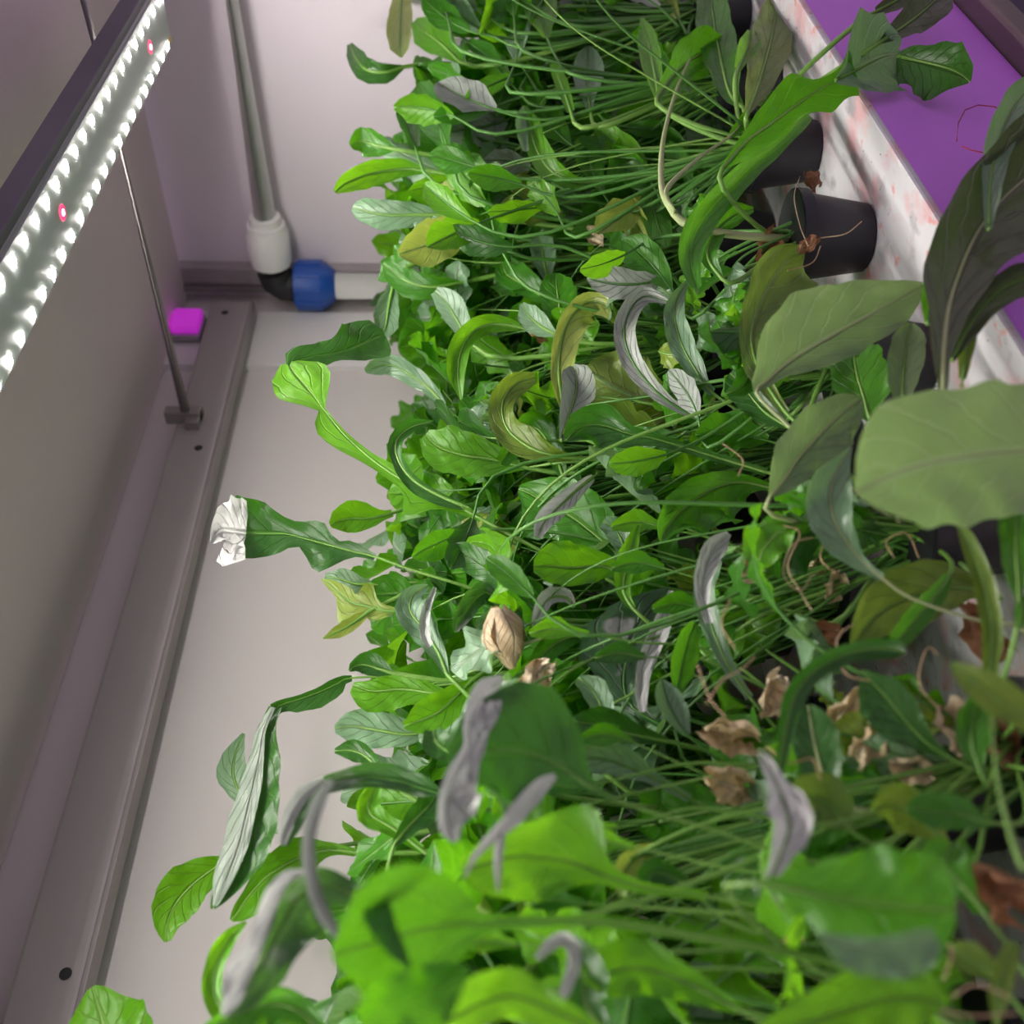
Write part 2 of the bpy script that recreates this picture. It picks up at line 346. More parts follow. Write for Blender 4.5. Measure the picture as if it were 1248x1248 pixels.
# ------------------------------------------------------------------ pots and plants (one thing each)
ROWS = [(0.343, 'front row'), (0.442, 'second row'), (0.541, 'third row'), (0.640, 'back row')]
ORD = ['first', 'second', 'third', 'fourth', 'fifth', 'sixth', 'seventh', 'eighth', 'ninth']
def pot_mesh():
    prof = [(0.0, .020), (0.001, .0215), (0.040, .0275), (0.0405, .0300), (0.048, .0305), (0.0485, .0285), (0.040, .0265), (0.036, .026)]
    return tube_data([(0, 0, t) for t, r in prof], [r for t, r in prof], 20)
POT = pot_mesh(); POT.materials.append(M['black'])
def soil_mesh(seed):
    r = random.Random(seed); vs = []; fs = []; n = 14
    for ring, rr in enumerate((0.0001, .009, .018, .0262)):
        for k in range(n):
            a = 2*math.pi*k/n
            vs.append((rr*math.cos(a), rr*math.sin(a), .039 + r.uniform(-.002, .006)*(1 if ring < 3 else 0.2)))
    for i in range(3):
        for k in range(n): fs.append((i*n+k, (i+1)*n+k, (i+1)*n+(k+1) % n, i*n+(k+1) % n))
    me = mesh(vs, fs, True); me.materials.append(M['soil']); return me
SOILS = [soil_mesh(i) for i in range(3)]
POTS = []                      # (x, y, empty plant, index)
for ri, (ry, rname) in enumerate(ROWS):
    xs = [0.965 - 0.128*i + (0.045 if ri % 2 else 0.0) for i in range(8)]
    for ci, x in enumerate(xs):
        x += rnd.uniform(-.006, .006); y = ry + rnd.uniform(-.005, .005)
        p = empty('plant_pot', (x, y, ZT)); tag(p, 'small black plastic pot in the %s, %s from the end wall' % (rname, ORD[ci]), 'pot', 'black pots on the white tray')
        p.rotation_euler.z = rnd.uniform(0, 6)
        link('pot_body', POT, None, p); link('soil_plug', SOILS[rnd.randrange(3)], None, p)
        a = empty('arugula_plant', (x, y, ZT+0.042))
        tag(a, ('leafy green arugula plant in the %s, %s from the end wall' % (rname, ORD[ci])) if (ri, ci) != (0, 3) else 'sparse arugula plant in the mostly bare black pot of the front row', 'plant', 'arugula plants on the tray')
        POTS.append([x, y, a, 0, ri, ci])

CELL = 12
HD = np.full((1260//CELL+60, 1260//CELL+60), 9.0)       # depth of the placed leaves, so that loose growth stays behind them
def hd_mark(p, margin=0.0):
    x, y, z = proj(p); i, j = int(x//CELL)+15, int(y//CELL)+15
    if 0 <= i < HD.shape[0] and 0 <= j < HD.shape[1]: HD[i, j] = min(HD[i, j], z)

def uvset(me, uvs):
    l = me.uv_layers.new(name='UVMap')
    vi = np.empty(len(me.loops), dtype=np.int32); me.loops.foreach_get('vertex_index', vi)
    l.data.foreach_set('uv', np.array(uvs, dtype=np.float32)[vi].ravel())

def blade_data(C, T, S, Nn, wa, wb, fa, fb, wav, seed, half=5, curl=0.0, crk=.055):
    """C spine points, S/N frames, wa/wb half widths, fold angles; returns mesh"""
    r = random.Random(seed); ph1, ph2 = r.uniform(0, 6), r.uniform(0, 6); k1, k2 = r.uniform(2.2, 4), r.uniform(2.2, 4)
    n = len(C); vs = []; uvs = []; fs = []; W = 2*half+1
    for i in range(n):
        v = i/(n-1)
        for j in range(-half, half+1):
            t = abs(j)/half; side = 1 if j >= 0 else -1
            wd = wa[i] if side > 0 else wb[i]; fo = fa if side > 0 else fb
            ph, kk = (ph1, k1) if side > 0 else (ph2, k2)
            cr = math.sin(17*v+ph1+3*side*t)*math.sin(9*t+ph2+11*v)+.6*math.sin(29*v+7*t+ph2)*t
            lift = crk*wd*cr*min(1, t*2) + wd*math.tan(fo)*(t**1.6) + wd*wav*(t**2)*math.sin(ph+kk*v*6.283) - curl*wd*t**4
            shrink = 1 - 0.10*abs(wav)*t*abs(math.cos(ph+kk*v*6.283)) + .035*t*math.sin(23*v+ph)+.025*t*math.sin(41*v+ph2)
            vs.append(C[i] + S[i]*(side*wd*t*shrink) + Nn[i]*lift)
            uvs.append((0.5+0.5*side*t, v))
    for i in range(n-1):
        for j in range(W-1):
            fs.append((i*W+j, i*W+j+1, (i+1)*W+j+1, (i+1)*W+j))
    me = mesh(vs, fs, True); uvset(me, uvs); return me

used_labels = {}
def hero(pts, Ya, Yb=None, mat='green', fa=18, fb=18, wav=0.18, tilt=0, plant=None, stalk='stalk', root=True, n=None, base=None, rad=None, label=None, tube=True):
    """one leaf: rows (x, y, right half, left half) in picture pixels along its midrib, stood at depth Ya..Yb"""
    Yb = Ya if Yb is None else Yb
    pts = [p if len(p) == 4 else (*p, 2, 2) for p in pts]
    L = sum(math.dist(pts[i][:2], pts[i+1][:2]) for i in range(len(pts)-1))
    n = n or max(12, min(34, int(L/7)))
    R = catmull(pts, n)
    C = []; sc = []
    for i in range(n):
        p = unproj(R[i, 0], R[i, 1], Ya+(Yb-Ya)*i/(n-1)); C.append(p); sc.append(p.dot(FWD)/FPX)
    T, S, Nn = [], [], []
    tl = math.radians(tilt)
    for i in range(n):
        t = (C[min(i+1, n-1)]-C[max(i-1, 0)]).normalized()
        s = C[i].cross(t).normalized(); nn = -(t.cross(s)).normalized()
        # s points to the right hand of travel on the picture; nn looks towards the camera
        q = unproj(R[i, 0], R[i, 1], 0.5)
        if nn.dot(C[i]) > 0: nn = -nn
        a = proj(C[i]); b = proj(C[i]+s*0.002)
        tx, ty = R[min(i+1, n-1), 0]-R[max(i-1, 0), 0], R[min(i+1, n-1), 1]-R[max(i-1, 0), 1]
        if (b[0]-a[0])*(-ty)+(b[1]-a[1])*tx < 0: s = -s
        s2 = s*math.cos(tl)+nn*math.sin(tl); n2 = nn*math.cos(tl)-s*math.sin(tl)
        T.append(t); S.append(s2); Nn.append(n2)
    cl = math.cos(tl)
    wa = [max(R[i, 2], 0.3)*sc[i]/cl for i in range(n)]; wb = [max(R[i, 3], 0.3)*sc[i]/cl for i in range(n)]
    i0 = 0
    while i0 < n-4 and max(R[i0, 2], R[i0, 3]) < 5.2: i0 += 1
    i0 = max(0, i0-1)
    if plant is None:
        b0 = C[0]
        plant = min(POTS, key=lambda q: (q[0]-b0.x)**2*1.0+(q[1]-b0.y)**2)
    P = plant[2]; po = Vector((plant[0], plant[1], ZT+0.042))
    seed = int(R[0, 0]*7+R[-1, 1]*3+plant[3])
    me = blade_data([c-po for c in C[i0:]], T[i0:], S[i0:], Nn[i0:], wa[i0:], wb[i0:], math.radians(fa), math.radians(fb), wav, seed, crk=.16 if mat in ('grey', 'mottle') else .07)
    lf = link('leaf', me, M[mat], P)
    if label: lf['label'] = label
    for v in me.vertices: hd_mark(v.co+po)
    # stalk and midrib
    if tube:
        sp = [c.copy() for c in C]
        r0 = (rad or 2.6)*sc[0]
        rr = [max(0.0003, r0*(1-0.85*i/(n-1))) for i in range(n)]
        if root:
            b0 = sp[0]; st = po + Vector((rnd.uniform(-.008, .008), rnd.uniform(-.008, .008), 0))
            tan = (sp[1]-sp[0]).normalized(); d = (b0-st).length
            pre = []
            for k in range(8):
                t = k/8; h00 = 2*t**3-3*t*t+1; h10 = t**3-2*t*t+t; h01 = -2*t**3+3*t*t; h11 = t**3-t*t
                pre.append(st*h00 + Vector((0, 0, d*0.8))*h10 + b0*h01 + tan*d*0.8*h11)
            sp = pre+sp; rr = [r0*1.25]*8+rr
        link('stalk', tube_data([q-po for q in sp], rr, 6), M[stalk], lf)
    plant[3] += 1
    return lf

H = hero
# tall curled leaf below the blue fitting
H([(660,672,3,3),(600,640,4,4),(560,618,5,8),(535,608,8,14),(515,598,10,38),(498,589,8,14),(470,572,10,8),(445,553,6,12),(420,530,4,22),(405,512,3,22),(394,498,3,6),(384,484,20,26),(370,466,34,38),(356,450,30,26),(352,442,12,10)], .455, .44, 'bright', -12, 20, .15)
H([(352,446,4,4),(362,440,10,16),(385,434,14,16),(410,430,10,18),(430,424,18,30),(448,416,26,30),(462,410,20,22),(469,408,5,6)], .44, .45, 'dark', 30, -20, .2, root=False, tube=False)  # same leaf folded over, its shaded side put into a darker green
H([(575,620,3,3),(540,606,4,12),(505,586,6,12),(486,562,8,8),(483,538,8,10),(500,521,7,10),(528,513,1,1)], .45, .44, 'dark', 40, 30, .2, root=False)
# leaf with broad wilted tip
H([(640,745,3,3),(574,717,3,3),(500,694,3,4),(456,678,4,5),(430,672,12,8),(408,666,8,30),(390,661,26,34),(370,656,20,12),(352,651,18,20),(334,650,30,28),(310,650,42,30),(290,648,44,34),(278,647,36,38)], .47, .46, 'dark', 22, 14, .22, stalk='stalk')
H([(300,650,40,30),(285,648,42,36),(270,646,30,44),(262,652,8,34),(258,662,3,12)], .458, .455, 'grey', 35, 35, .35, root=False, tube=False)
H([(385,690,3,3),(388,675,12,8),(378,664,14,12),(374,655,4,4)], .475, .48, 'bright', 10, 10, .1, root=False, tube=False)
# long drooping folded leaf
H([(640,818,3,3),(580,822,3,3),(516,824,3,3),(430,826,3,4),(412,833,8,12),(390,843,6,18),(365,852,5,16),(345,858,6,10),(332,866,8,8)], .53, .52, 'dark', 30, 10, .15)
H([(334,862,6,8),(325,882,8,12),(320,905,10,16),(314,940,14,26),(305,985,18,32),(294,1030,18,36),(280,1065,16,26),(266,1095,9,12),(259,1108,3,3)], .52, .50, 'dark', -25, 30, .12, root=False)
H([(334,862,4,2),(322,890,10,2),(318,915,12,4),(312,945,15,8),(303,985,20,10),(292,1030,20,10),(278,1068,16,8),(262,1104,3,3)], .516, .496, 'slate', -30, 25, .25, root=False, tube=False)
# bright spatulate leaves low left
H([(420,1030,3,3),(340,1040,4,4),(285,1047,5,5),(262,1058,16,14),(235,1078,30,22),(214,1102,30,26),(203,1128,16,18),(203,1148,3,6)], .57, .56, 'bright', 12, 12, .1)
H([(440,1040,4,4),(400,1036,10,8),(365,1045,24,26),(330,1065,20,36),(305,1090,10,30),(290,1112,8,16),(282,1122,3,3)], .54, .53, 'bright', 14, 14, .12)
H([(330,1010,3,3),(302,985,4,4),(290,962,12,14),(284,940,16,20),(288,916,10,12),(297,894,2,2)], .63, .63, 'pale', 10, 10, .06)
H([(175,1330,10,10),(150,1295,40,40),(130,1255,50,50),(122,1230,30,40),(116,1212,14,24),(112,1203,4,6)], .56, .56, 'bright', 14, -14, .14)
# foreground dark leaf with grey crumpled edge
H([(960,1045,4,4),(880,1015,4,4),(780,985,5,5),(725,962,6,6),(700,945,26,14),(678,932,60,30),(650,920,84,55),(620,914,84,85),(590,916,52,92),(568,926,30,86),(555,940,14,60)], .325, .305, 'dark', -18, 20, .1, stalk='stalk')
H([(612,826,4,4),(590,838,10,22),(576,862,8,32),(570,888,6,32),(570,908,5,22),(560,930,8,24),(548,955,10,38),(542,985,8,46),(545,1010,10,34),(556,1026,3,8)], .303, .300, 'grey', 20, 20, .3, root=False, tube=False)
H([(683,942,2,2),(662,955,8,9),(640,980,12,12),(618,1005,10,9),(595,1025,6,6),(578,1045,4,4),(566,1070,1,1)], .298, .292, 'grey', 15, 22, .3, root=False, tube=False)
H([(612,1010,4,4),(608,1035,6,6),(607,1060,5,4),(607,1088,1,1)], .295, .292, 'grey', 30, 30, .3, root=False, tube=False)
H([(960,1110,4,4),(860,1092,5,5),(780,1080,6,8),(735,1066,20,12),(700,1052,70,30),(660,1045,50,50),(620,1045,32,52),(585,1055,26,36),(562,1058,8,12)], .335, .32, 'bright', 14, 18, .15)
# big soft foreground leaf on a thick stalk
H([(1010,1170,6,6),(880,1146,6,6),(738,1124,7,7),(640,1122,7,9),(585,1126,14,14),(558,1126,50,42),(520,1132,74,72),(480,1142,80,95),(445,1152,66,90),(420,1160,30,40),(405,1165,6,6)], .285, .265, 'green', 24, 16, .2, rad=5)
H([(470,1060,3,3),(462,1085,16,12),(468,1120,22,12),(485,1155,14,8),(500,1180,3,3)], .262, .262, 'dark', 20, 20, .2, root=False, tube=False)
H([(440,1250,20,20),(470,1230,40,30),(510,1215,46,34),(545,1195,26,24),(570,1180,4,4)], .258, .262, 'green', 20, 20, .2, root=False, tube=False)
H([(760,1275,6,6),(690,1240,16,20),(630,1215,30,26),(590,1222,34,24),(555,1240,26,24),(520,1262,10,10)], .29, .28, 'bright', 15, 15, .2)
H([(409,944,2,2),(395,962,6,8),(382,990,8,10),(376,1025,8,8),(378,1062,8,8),(388,1100,8,8),(408,1135,7,7),(440,1165,2,3)], .29, .28, 'slate', 20, 20, .15, root=False, tube=False)
H([(585,985,3,3),(540,968,4,4),(515,960,14,12),(480,950,18,12),(445,946,16,14),(412,950,10,14),(385,960,8,14),(366,980,8,14),(354,1005,6,14),(344,1030,4,7)], .40, .38, 'mottle', 25, 20, .3, stalk='stalkd')
H([(395,950,4,4),(372,966,10,8),(356,990,10,8),(346,1015,9,8),(343,1030,5,5)], .378, .376, 'grey', 30, 30, .3, root=False, tube=False)
H([(470,1110,6,6),(430,1090,14,14),(395,1080,22,26),(362,1095,28,42),(340,1130,24,46),(322,1168,26,36),(300,1205,26,26),(284,1228,12,14),(272,1238,3,3)], .33, .32, 'mottle', 20, 22, .35)
H([(372,1062,3,3),(350,1075,14,4),(332,1105,16,6),(318,1145,16,6),(300,1185,22,8),(285,1218,18,8),(272,1238,3,3)], .318, .314, 'grey', 20, 20, .35, root=False, tube=False)
H([(330,1300,6,6),(285,1250,12,14),(262,1212,10,14),(264,1175,10,14),(280,1145,8,12),(300,1124,2,3)], .44, .43, 'bright', 40, 20, .2)
H([(400,1265,8,8),(360,1230,18,22),(320,1225,20,24),(285,1240,16,18),(250,1255,6,6)], .36, .36, 'green', 20, 20, .2)
H([(600,1260,5,5),(560,1225,8,8),(550,1180,8,10),(560,1150,6,8),(575,1145,2,2)], .29, .285, 'grey', 30, 30, .2, root=False, tube=False)
# leaves round the dried bud
H([(905,935,4,4),(856,906,4,4),(800,880,4,5),(768,858,10,10),(760,828,22,34),(766,798,24,60),(777,767,28,52),(795,739,22,26),(815,717,3,3)], .44, .42, 'mottle', 24, -14, .14, stalk='stalkd')
H([(783,868,6,4),(780,845,10,6),(784,812,12,8),(795,780,16,8),(808,748,12,6),(817,720,3,2)], .414, .414, 'grey', 20, 20, .3, root=False, tube=False)
H([(960,905,3,3),(946,888,4,4),(914,850,5,5),(888,812,8,8),(868,765,13,12),(857,728,15,12),(859,695,17,12),(870,668,15,12),(887,650,4,4)], .39, .38, 'pale', 30, 20, .1, stalk='stalk')
H([(866,760,4,6),(857,725,8,10),(860,695,12,12),(871,668,13,13),(888,650,4,4)], .377, .376, 'grey', 25, 25, .12, root=False, tube=False)
H([(729,577,2,2),(710,591,7,8),(686,613,12,12),(664,635,13,12),(655,655,5,5)], .42, .41, 'grey', 15, 20, .12, root=False)
# curled leaves in the middle
H([(700,520,4,4),(687,493,8,6),(681,457,18,10),(684,418,22,10),(696,386,24,12),(718,368,24,12),(738,372,18,10),(752,394,3,3)], .44, .42, 'yellow', 14, 25, .12)
H([(684,537,3,3),(694,505,14,14),(702,478,24,18),(702,455,16,16),(698,446,4,4)], .418, .414, 'slate', 20, 30, .1, root=False)
H([(900,540,4,4),(835,502,5,5),(802,479,9,10),(774,446,13,13),(761,412,14,13),(766,382,13,12),(785,361,10,12),(818,369,2,2)], .40, .385, 'slate', 30, 20, .1, stalk='stalkd')
H([(930,520,3,3),(869,479,5,5),(847,449,13,12),(831,420,16,15),(822,387,13,13),(825,364,9,8),(839,341,2,2)], .385, .375, 'pale', 25, 25, .12)
H([(990,590,4,4),(950,580,5,5),(870,556,5,6),(800,535,7,9),(765,528,12,20),(735,518,26,28),(708,520,22,24),(690,536,5,6)], .40, .395, 'dark', 22, 22, .15, stalk='stalk')
H([(720,560,3,3),(680,556,8,6),(645,545,22,16),(618,522,16,18),(612,492,14,16),(628,468,16,14),(652,460,6,6)], .45, .44, 'olive', 25, 25, .2)
H([(690,590,3,3),(672,545,16,14),(650,520,20,18),(630,540,14,16),(610,565,8,8)], .46, .46, 'green', 20, 20, .2)
H([(980,608,4,4),(930,592,6,6),(895,588,14,30),(860,600,22,52),(830,622,24,40),(812,645,14,18),(806,660,4,4)], .41, .405, 'green', 15, 24, .35)
H([(820,720,3,3),(770,690,8,8),(735,660,30,24),(700,632,42,36),(665,612,34,34),(642,600,14,14),(632,596,4,4)], .445, .45, 'green', 16, 16, .15)
H([(760,700,4,4),(735,690,16,16),(700,692,30,22),(668,690,30,20),(650,690,8,8)], .43, .42, 'bright', 15, 15, .15)
H([(772,742,3,3),(760,720,8,10),(764,690,10,14),(770,665,8,10),(778,640,2,2)], .42, .41, 'bright', 25, 25, .1)
H([(745,690,3,3),(760,672,14,12),(752,648,18,14),(735,636,8,8)], .435, .43, 'pale', 20, 20, .2)
H([(700,740,3,3),(690,728,10,6),(668,730,12,8),(655,752,8,8),(650,768,2,2)], .43, .42, 'grey', 40, 30, .2, root=False)
H([(610,745,3,3),(596,722,14,12),(580,730,14,12),(562,755,12,10),(555,770,3,3)], .45, .44, 'mottle', 30, 30, .25, root=False)
H([(720,782,3,3),(700,775,10,10),(672,788,14,14),(650,810,10,12),(632,820,3,3)], .44, .43, 'green', 25, 25, .12)
H([(728,905,3,3),(735,870,14,12),(722,840,18,14),(705,826,4,8)], .42, .41, 'pale', 25, 25, .15)
H([(820,905,3,3),(770,895,16,12),(735,885,24,22),(705,880,14,20),(698,876,4,4)], .41, .405, 'dark', 20, 20, .2)
H([(860,985,4,4),(800,950,8,8),(765,935,22,14),(735,925,24,18),(705,925,16,14),(695,925,4,4)], .395, .39, 'pale', 18, 18, .15)
H([(800,1030,3,3),(782,1040,10,12),(765,1055,14,20),(755,1075,10,16),(760,1095,3,3)], .37, .36, 'yellow', 25, 20, .15)
H([(880,1120,4,4),(830,1075,10,8),(795,1065,18,14),(790,1095,10,8),(788,1110,2,2)], .36, .36, 'dark', 30, 20, .2)
H([(740,1260,8,8),(715,1225,24,20),(710,1185,30,22),(702,1155,16,10),(695,1140,3,3)], .335, .32, 'dark', 30, 20, .2)
H([(650,1175,3,3),(672,1150,8,8),(692,1145,8,8),(700,1170,8,8),(690,1205,7,7),(672,1240,2,2)], .315, .31, 'grey', 20, 20, .25, root=False, tube=False)
H([(900,1230,6,6),(830,1195,20,24),(780,1180,34,30),(740,1185,30,30),(710,1190,8,8)], .33, .325, 'bright', 14, 14, .2)
# left edge of the canopy
H([(500,618,3,3),(468,628,6,6),(445,632,20,14),(425,632,22,18),(410,636,14,14),(402,640,4,4)], .52, .51, 'bright', 20, 20, .15)
H([(500,745,3,3),(476,745,6,6),(458,742,12,16),(444,738,30,12),(432,736,12,34),(416,726,14,8),(402,712,6,5),(392,706,1,1)], .53, .53, 'yellow', 12, 12, .15)
H([(455,712,3,3),(435,712,12,12),(415,706,14,14),(396,702,3,3)], .54, .54, 'pale', 12, 12, .1)
H([(450,745,3,3),(432,758,8,8),(412,770,8,8),(394,778,1,1)], .53, .53, 'yellow', 12, 12, .1)
H([(545,822,3,3),(534,795,10,12),(515,765,18,18),(500,745,20,18),(503,725,16,12),(522,714,2,2)], .46, .455, 'pale', 25, 25, .25)
H([(540,805,2,2),(520,780,6,6),(518,750,6,6),(530,716,2,2)], .452, .452, 'grey', 30, 30, .3, root=False, tube=False)
H([(478,820,3,3),(462,815,14,10),(445,810,16,12),(432,812,8,8),(426,818,2,2)], .47, .465, 'dark', 20, 20, .1)
H([(560,850,3,3),(530,845,10,10),(490,840,20,22),(455,842,14,26),(430,835,4,10)], .50, .50, 'bright', 12, 12, .1)
H([(575,830,3,3),(555,850,16,14),(535,868,24,22),(512,878,20,18),(492,885,4,4)], .47, .47, 'bright', 14, 14, .12)
H([(530,890,3,3),(495,895,18,14),(460,890,24,22),(430,885,20,22),(408,888,4,6)], .52, .52, 'pale', 12, 12, .15)
H([(560,925,3,3),(545,915,18,14),(532,905,22,18),(528,890,10,10)], .40, .40, 'dark', 20, 20, .1)
H([(470,950,3,3),(450,925,10,10),(430,915,14,12),(408,915,3,3)], .50, .50, 'dark', 25, 25, .2)
H([(520,1040,4,4),(480,1010,10,10),(450,990,16,16),(455,965,10,10),(465,950,2,2)], .45, .44, 'bright', 20, 20, .15)
H([(480,1030,4,4),(500,1005,14,12),(520,985,18,16),(535,965,8,8)], .44, .44, 'dark', 20, 20, .2)
H([(640,400,3,3),(605,395,12,10),(580,402,14,12),(563,425,16,10),(558,455,14,10),(562,487,2,2)], .46, .45, 'bright', 20, 25, .1)
H([(690,400,3,3),(684,385,18,18),(680,362,24,22),(678,345,18,18),(678,333,4,4)], .45, .445, 'green', 12, 12, .15)
H([(678,408,3,3),(660,398,14,14),(645,385,14,14),(636,370,3,3)], .45, .45, 'pale', 15, 15, .12)
H([(690,372,3,3),(660,360,12,10),(636,345,22,14),(618,335,16,14),(612,320,5,5)], .46, .455, 'green', 20, 20, .35)
H([(668,345,3,3),(664,325,14,12),(660,302,16,14),(655,285,4,4)], .455, .45, 'pale', 20, 20, .3)
# far end
H([(728,222,3,3),(700,222,8,8),(672,208,16,12),(654,182,16,12),(644,152,12,9),(640,130,2,2)], .385, .38, 'bright', 30, 30, .08)
H([(642,190,3,3),(638,165,5,8),(637,145,4,8),(640,130,1,2)], .379, .379, 'pale', 10, 30, .08, root=False, tube=False)
H([(722,150,3,3),(718,125,6,6),(716,105,18,16),(716,80,19,17),(717,62,8,8),(717,56,2,2)], .365, .36, 'pale', 12, 12, .06)
H([(700,150,3,3),(690,118,7,7),(680,92,8,7),(672,78,2,2)], .365, .36, 'bright', 15, 15, .06)
H([(490,82,3,3),(470,88,10,12),(448,86,14,14),(434,72,12,10),(426,54,3,3)], .40, .40, 'dark', 20, 20, .1)
H([(492,-25,6,6),(488,10,12,14),(487,40,16,15),(488,62,12,10),(489,70,2,2)], .385, .385, 'yellow', 10, 10, .06)
H([(560,75,3,3),(540,55,18,16),(520,40,22,18),(506,25,4,6)], .375, .375, 'bright', 12, 12, .1)
H([(480,182,3,3),(462,178,14,14),(440,172,16,18),(427,178,4,6)], .42, .42, 'green', 15, 15, .08)
H([(520,208,3,3),(490,206,12,10),(450,212,15,16),(420,224,10,12),(408,234,3,3)], .42, .415, 'bright', 12, 12, .08)
H([(540,262,3,3),(510,262,14,12),(470,262,18,18),(440,256,14,12),(430,252,4,4)], .44, .44, 'pale', 12, 12, .12)
H([(480,345,3,3),(474,372,14,12),(470,398,16,14),(462,415,4,4)], .49, .49, 'pale', 12, 12, .1)
H([(560,345,3,3),(530,350,14,14),(500,345,16,18),(478,330,10,12),(468,320,3,3)], .47, .47, 'green', 15, 15, .1)
H([(575,420,3,3),(560,395,16,12),(545,370,18,14),(530,355,6,6)], .47, .47, 'pale', 15, 15, .06)
H([(545,500,3,3),(528,478,8,8),(508,462,12,12),(478,445,13,13),(456,448,10,10),(445,452,3,3)], .50, .50, 'pale', 15, 15, .12)
H([(640,570,3,3),(600,560,20,22),(565,555,30,26),(535,545,28,24),(518,530,8,8)], .47, .47, 'bright', 12, 12, .08)
H([(803,125,3,3),(800,100,8,10),(794,70,12,14),(788,42,10,10),(782,22,2,2)], .33, .328, 'bright', 14, 14, .06)
H([(800,120,3,3),(815,98,14,10),(840,74,26,26),(865,60,26,26),(882,52,6,8)], .325, .32, 'green', 14, 14, .1)
H([(905,130,3,3),(890,115,14,10),(880,80,22,18),(872,40,22,22),(866,0,16,16),(860,-20,4,4)], .318, .316, 'green', 16, 16, .1)
H([(910,140,3,3),(925,100,20,18),(938,55,26,24),(945,20,20,20),(950,-10,6,6)], .308, .305, 'olive', 16, 16, .1)
H([(897,90,3,3),(905,72,8,10),(912,55,14,12),(915,38,4,4)], .304, .304, 'bright', 20, 20, .15)
H([(822,262,3,3),(807,231,3,3),(808,173,3,3),(825,108,3,3),(849,55,3,4),(868,18,8,6),(882,-18,14,10),(890,-50,4,4)], .325, .32, 'bright', 25, 25, .1, rad=4.5, stalk='stalkp')
H([(822,258,3,3),(812,232,3,3),(849,195,3,3),(887,168,4,4),(905,150,10,8),(925,130,12,10),(940,110,3,3)], .322, .325, 'green', 25, 25, .1, rad=4, stalk='stalkp', root=False)
H([(880,205,3,3),(910,172,20,10),(940,150,24,24),(975,125,16,34),(1000,108,30,12),(1028,93,26,12),(1042,86,30,30)], .30, .264, 'green', -14, 14, .1, stalk='stalk')
H([(1018,98,6,3),(1034,90,22,18),(1048,83,38,58),(1062,76,44,56),(1078,69,44,40),(1096,66,26,16)], .266, .262, 'pale', 24, 18, .1, root=False)
H([(1094,68,4,4),(1106,71,26,14),(1124,75,30,18),(1145,80,42,26),(1163,86,38,30),(1176,94,22,16),(1182,100,4,4)], .262, .258, 'dark', 16, 22, .15, root=False)
H([(1072,52,2,2),(1090,40,10,12),(1115,22,20,20),(1138,2,22,18),(1160,-22,8,8)], .252, .250, 'murky', 15, 15, .1)
H([(1060,18,3,3),(1085,5,10,10),(1115,-12,12,12),(1140,-30,4,4)], .258, .256, 'murky', 15, 15, .1)
H([(850,352,6,6),(842,322,14,14),(846,288,18,16),(868,252,18,15),(905,214,14,13),(945,178,11,11),(975,150,9,9),(986,141,5,5)], .325, .31, 'green', 24, 24, .06, tube=False, root=False)
H([(880,340,3,3),(862,312,14,10),(872,282,12,14),(895,262,12,14),(918,255,3,3)], .335, .33, 'green', 25, 25, .1)
# right side, front row
H([(975,520,4,4),(952,495,6,6),(925,450,14,16),(915,405,50,14),(930,360,58,22),(950,328,46,26),(968,312,22,16),(980,308,4,4)], .335, .32, 'olive', 14, 20, .1)
H([(960,518,4,4),(922,480,3,3),(935,464,9,25),(955,446,15,50),(985,426,30,66),(1030,400,34,56),(1070,378,32,38),(1105,358,22,18),(1125,348,4,4)], .31, .285, 'sage', 16, 14, .08, stalk='stalkp')
H([(1075,530,3,3),(1060,510,6,6),(1053,485,34,28),(1044,455,36,30),(1040,425,26,24),(1044,408,6,6)], .315, .31, 'green', 14, 14, .08)
H([(1105,500,3,3),(1100,478,14,14),(1102,445,22,20),(1106,412,20,16),(1110,394,4,4)], .30, .295, 'sage', 14, 14, .08)
H([(930,455,3,3),(935,430,14,12),(920,445,20,16),(905,470,14,14),(885,480,3,3)], .345, .345, 'dark', 14, 14, .1)
H([(960,520,4,4),(930,500,20,16),(905,470,26,22),(890,455,8,8)], .36, .36, 'dark', 14, 14, .1)
H([(938,606,2,2),(955,586,18,22),(975,556,34,32),(1005,523,36,34),(1030,500,24,22),(1048,486,5,5)], .315, .30, 'sage', 16, 14, .12, stalk='stalkp')
H([(1240,762,4,4),(1185,754,4,4),(1111,729,4,4),(1073,703,5,5),(1050,683,6,14),(1030,658,16,26),(1014,625,26,30),(1014,590,22,24),(1028,560,8,8),(1037,545,2,2)], .315, .30, 'pale', 26, 18, .2, stalk='stalkp')
# large soft foreground leaf at the right edge
H([(1380,545,40,30),(1330,545,66,56),(1250,550,82,72),(1190,555,84,80),(1130,565,86,80),(1085,580,78,74),(1060,592,52,46),(1044,600,8,10)], .245, .235, 'sage', 14, 14, .06, stalk='stalkp')
H([(1150,480,4,4),(1150,430,10,14),(1156,378,26,24),(1168,336,40,44),(1188,290,60,46),(1214,252,74,52),(1245,222,70,60),(1290,190,50,60),(1330,165,8,8)], .245, .235, 'murky', 14, 16, .1, stalk='stalkp', rad=4)
H([(1130,395,3,3),(1138,362,14,16),(1155,330,14,22),(1178,302,10,14),(1195,285,2,2)], .252, .246, 'green', 20, 20, .1, root=False)
H([(1205,280,4,4),(1206,235,14,8),(1212,190,18,14),(1225,150,24,16),(1245,118,30,18),(1275,95,10,10)], .230, .226, 'pale', 20, 25, .12, root=False)
H([(1160,440,3,3),(1180,400,14,16),(1210,362,18,18),(1248,340,22,20),(1300,330,10,10)], .25, .245, 'murky', 16, 16, .1, root=False)
H([(1172,470,3,3),(1178,430,8,10),(1186,390,8,10),(1192,365,2,2)], .256, .256, 'olive', 16, 16, .1, root=False)
